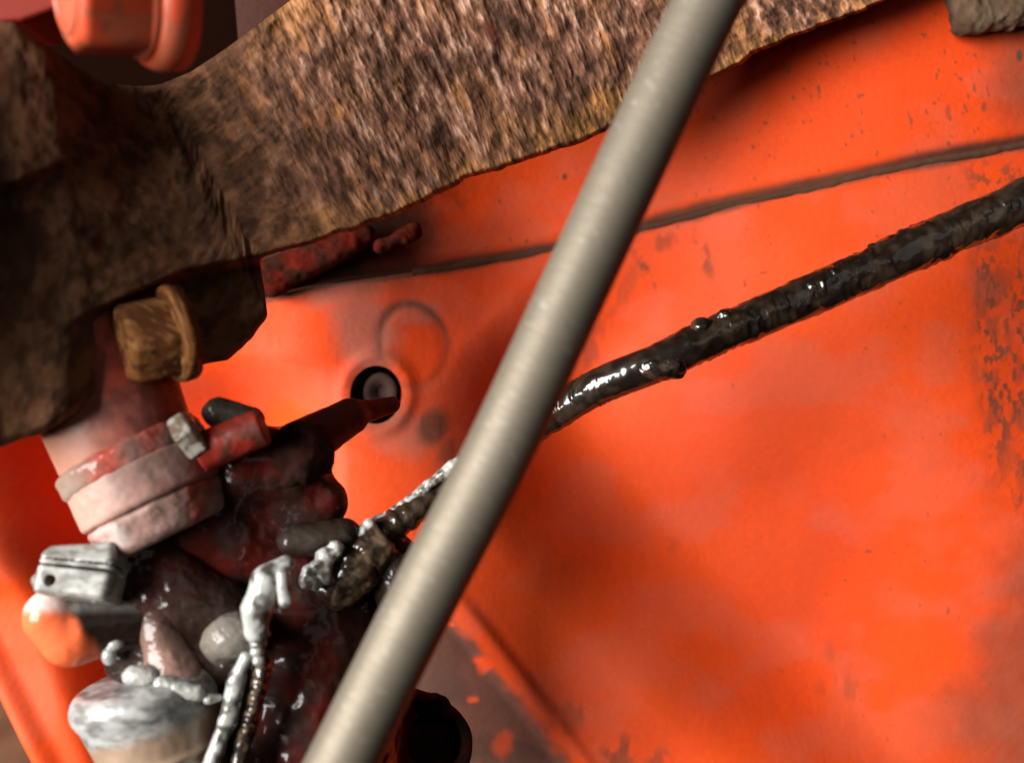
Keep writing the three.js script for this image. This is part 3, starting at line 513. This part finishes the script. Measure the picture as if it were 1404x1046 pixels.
  add('neck_rib', p => smin(cap(p, V(206, 775, 4), V(220, 865, 30), 22, 24), cap(p, V(220, 865, 30), V(242, 940, 34), 24, 44), 20) + w(p, 4, 14), [160, 780, 0], [310, 980, 115], greasy, p => mix3([0.03, 0.012, 0.008], mix3([0.26, 0.15, 0.12], [0.16, 0.09, 0.07], f3(p[0] / 18, p[1] / 18, p[2] / 18, 2, 205)), sstep(825, 915, p[1])), fit, 3);
  add('ball_end', p => smin(egg(p, V(322, 872, 40), [38, 32, 34]), cap(p, V(300, 880, 20), V(318, 920, 10), 26, 20), 14) + w(p, 5, 14), [250, 820, -40], [390, 970, 95], greasy, p => mix3([0.15, 0.13, 0.11], [0.03, 0.02, 0.016], sstep(890, 925, p[1]) * 0.9 + 0.2), fit, 3);
  // side plug with its clamp block
  const plug = new THREE.Group(); plug.name = 'side_plug'; fit.add(plug);
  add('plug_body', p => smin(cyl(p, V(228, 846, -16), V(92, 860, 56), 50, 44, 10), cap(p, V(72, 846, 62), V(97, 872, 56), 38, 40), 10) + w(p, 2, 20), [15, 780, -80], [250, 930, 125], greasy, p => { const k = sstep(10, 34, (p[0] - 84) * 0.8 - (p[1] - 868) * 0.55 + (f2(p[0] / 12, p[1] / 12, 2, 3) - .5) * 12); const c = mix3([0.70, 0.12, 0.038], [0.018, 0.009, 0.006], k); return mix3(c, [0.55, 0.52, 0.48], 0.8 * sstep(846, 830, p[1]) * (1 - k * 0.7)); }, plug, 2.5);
  const ax = axes(0.10, 0.35);
  add('clamp_block', p => { const c = V(112, 793, 74); let d = box(p, c, [48, 28, 34], ax, 9); d = smin(d, box(p, V(120, 768, 66), [44, 14, 30], axes(-0.08, 0.5), 8), 8); const q = dot(sub(p, c), ax[1]); d = Math.max(d, -(Math.max(Math.min(Math.abs(q + 9) - 1.8, Math.abs(q + 17) - 1.2), -(p[2] - 60)))); d = Math.max(d, -(len(p[0] - V(72, 794, 100)[0], p[1] - V(72, 794, 100)[1], 0) - 7)); d = smin(d, cap(p, V(52, 796, 96), V(56, 794, 80), 9, 9), 4); return d + w(p, 2.5, 26); }, [30, 720, 10], [190, 850, 130], satin, p => mix3([0.15, 0.14, 0.12], [0.32, 0.315, 0.295], sstep(0.35, 0.65, f3(p[0] / 20, p[1] / 8, p[2] / 20, 3, 211))), plug, 2.2);
  const lumpC = p => mix3([0.20, 0.19, 0.17], [0.42, 0.42, 0.40], f3(p[0] / 8, p[1] / 8, p[2] / 8, 2, 221));
  add('grease_blob', p => smin(egg(p, V(124, 806, 98), [9, 13, 9]), egg(p, V(130, 818, 94), [6, 8, 6]), 4), [100, 785, 75], [150, 835, 120], paleGrease, lumpC, plug, 2);
  add('grease_blob', p => smin(egg(p, V(157, 883, 60), [11, 8, 9]), egg(p, V(149, 899, 62), [10, 13, 9]), 3), [130, 865, 40], [180, 920, 85], paleGrease, lumpC, plug, 2);
  // big cup at the bottom
  const a = V(196, 925, 10), b = V(252, 1130, 0), L = sub(b, a);
  const cupAt = p => dot(sub(p, a), L) / len(...L);
  const cup = new THREE.Group(); cup.name = 'cup'; fit.add(cup);
  add('cup_wall', p => { const t = cupAt(p); let d = cyl(p, a, b, 103, 66, 22); d -= 5 * Math.exp(-Math.pow((t - 30) / 16, 2)) ; d -= 5 * Math.exp(-Math.pow((t - 104) / 6, 2)); return d + w(p, 6, 44) + w(p, 1.0, 14); }, [70, 860, -120], [350, 1140, 130], satin, (p, q) => { const t = cupAt(q) + (f2(p[0] / 24, p[1] / 24, 3, 231) - .5) * 26; const g2 = mix3([0.13, 0.125, 0.115], [0.34, 0.335, 0.325], sstep(0.3, 0.6, f3(p[0] / 22, p[1] / 9, p[2] / 22, 3, 233))); let c = mix3(g2, [0.27, 0.18, 0.12], sstep(52, 76, t)); return mix3(c, [0.07, 0.05, 0.04], sstep(0.5, 0.62, f3(p[0] / 22, p[1] / 14, p[2] / 22, 3, 237)) * (1 - sstep(30, 60, t)) * 0.4); }, cup, 3);
  add('grease_blob', p => egg(p, V(192, 926, 70), [25, 14, 14]) + w(p, 4, 9), [155, 900, 55], [230, 955, 115], paleGrease, lumpC, cup, 2.2);
  add('grease_blob', p => cap(p, V(222, 938, 76), V(270, 950, 72), 11, 11) + w(p, 4, 9), [195, 915, 60], [295, 980, 120], paleGrease, lumpC, cup, 2.2);
  add('grease_blob', p => cap(p, V(286, 958, 66), V(300, 956, 60), 8, 5) + w(p, 3, 9), [265, 935, 40], [320, 980, 90], paleGrease, lumpC, cup, 2.2);
}
// pipe stub at the bottom beside the rod
{
  const D = .54, w = (p, a, s) => (f3(p[0] / s, p[1] / s, p[2] / s, 3, 241) - .5) * a;
  const stub = thing('pipe_stub', 'dark red pipe end at the bottom edge beside the rod', 'pipe');
  mesh('pipe_wall', solid(p => Math.max(cyl(p, V(560, 1040, -60), V(590, 1020, 60), 62, 60, 9), -cyl(p, V(588, 1022, 20), V(606, 1010, 100), 36, 38, 3)) + w(p, 4, 16), [470, 930, -90], [680, 1130, 90], 3.5, D, p => mix3([0.06, 0.005, 0.003], [0.018, 0.009, 0.006], sstep(0.4, 0.62, f3(p[0] / 34, p[1] / 34, p[2] / 34, 2, 245)))), new THREE.MeshPhysicalMaterial({ vertexColors: true, roughness: 0.8, specularIntensity: 0.15 }), stub);
  mesh('pipe_band', solid(p => cap(p, V(545, 962, 10), V(600, 972, 40), 22, 18) + w(p, 8, 14), [500, 920, -40], [650, 1010, 80], 3.5, D, () => [0.014, 0.007, 0.005]), new THREE.MeshPhysicalMaterial({ vertexColors: true, roughness: 0.8, specularIntensity: 0.15 }), stub);
}

renderer.render(scene, camera);
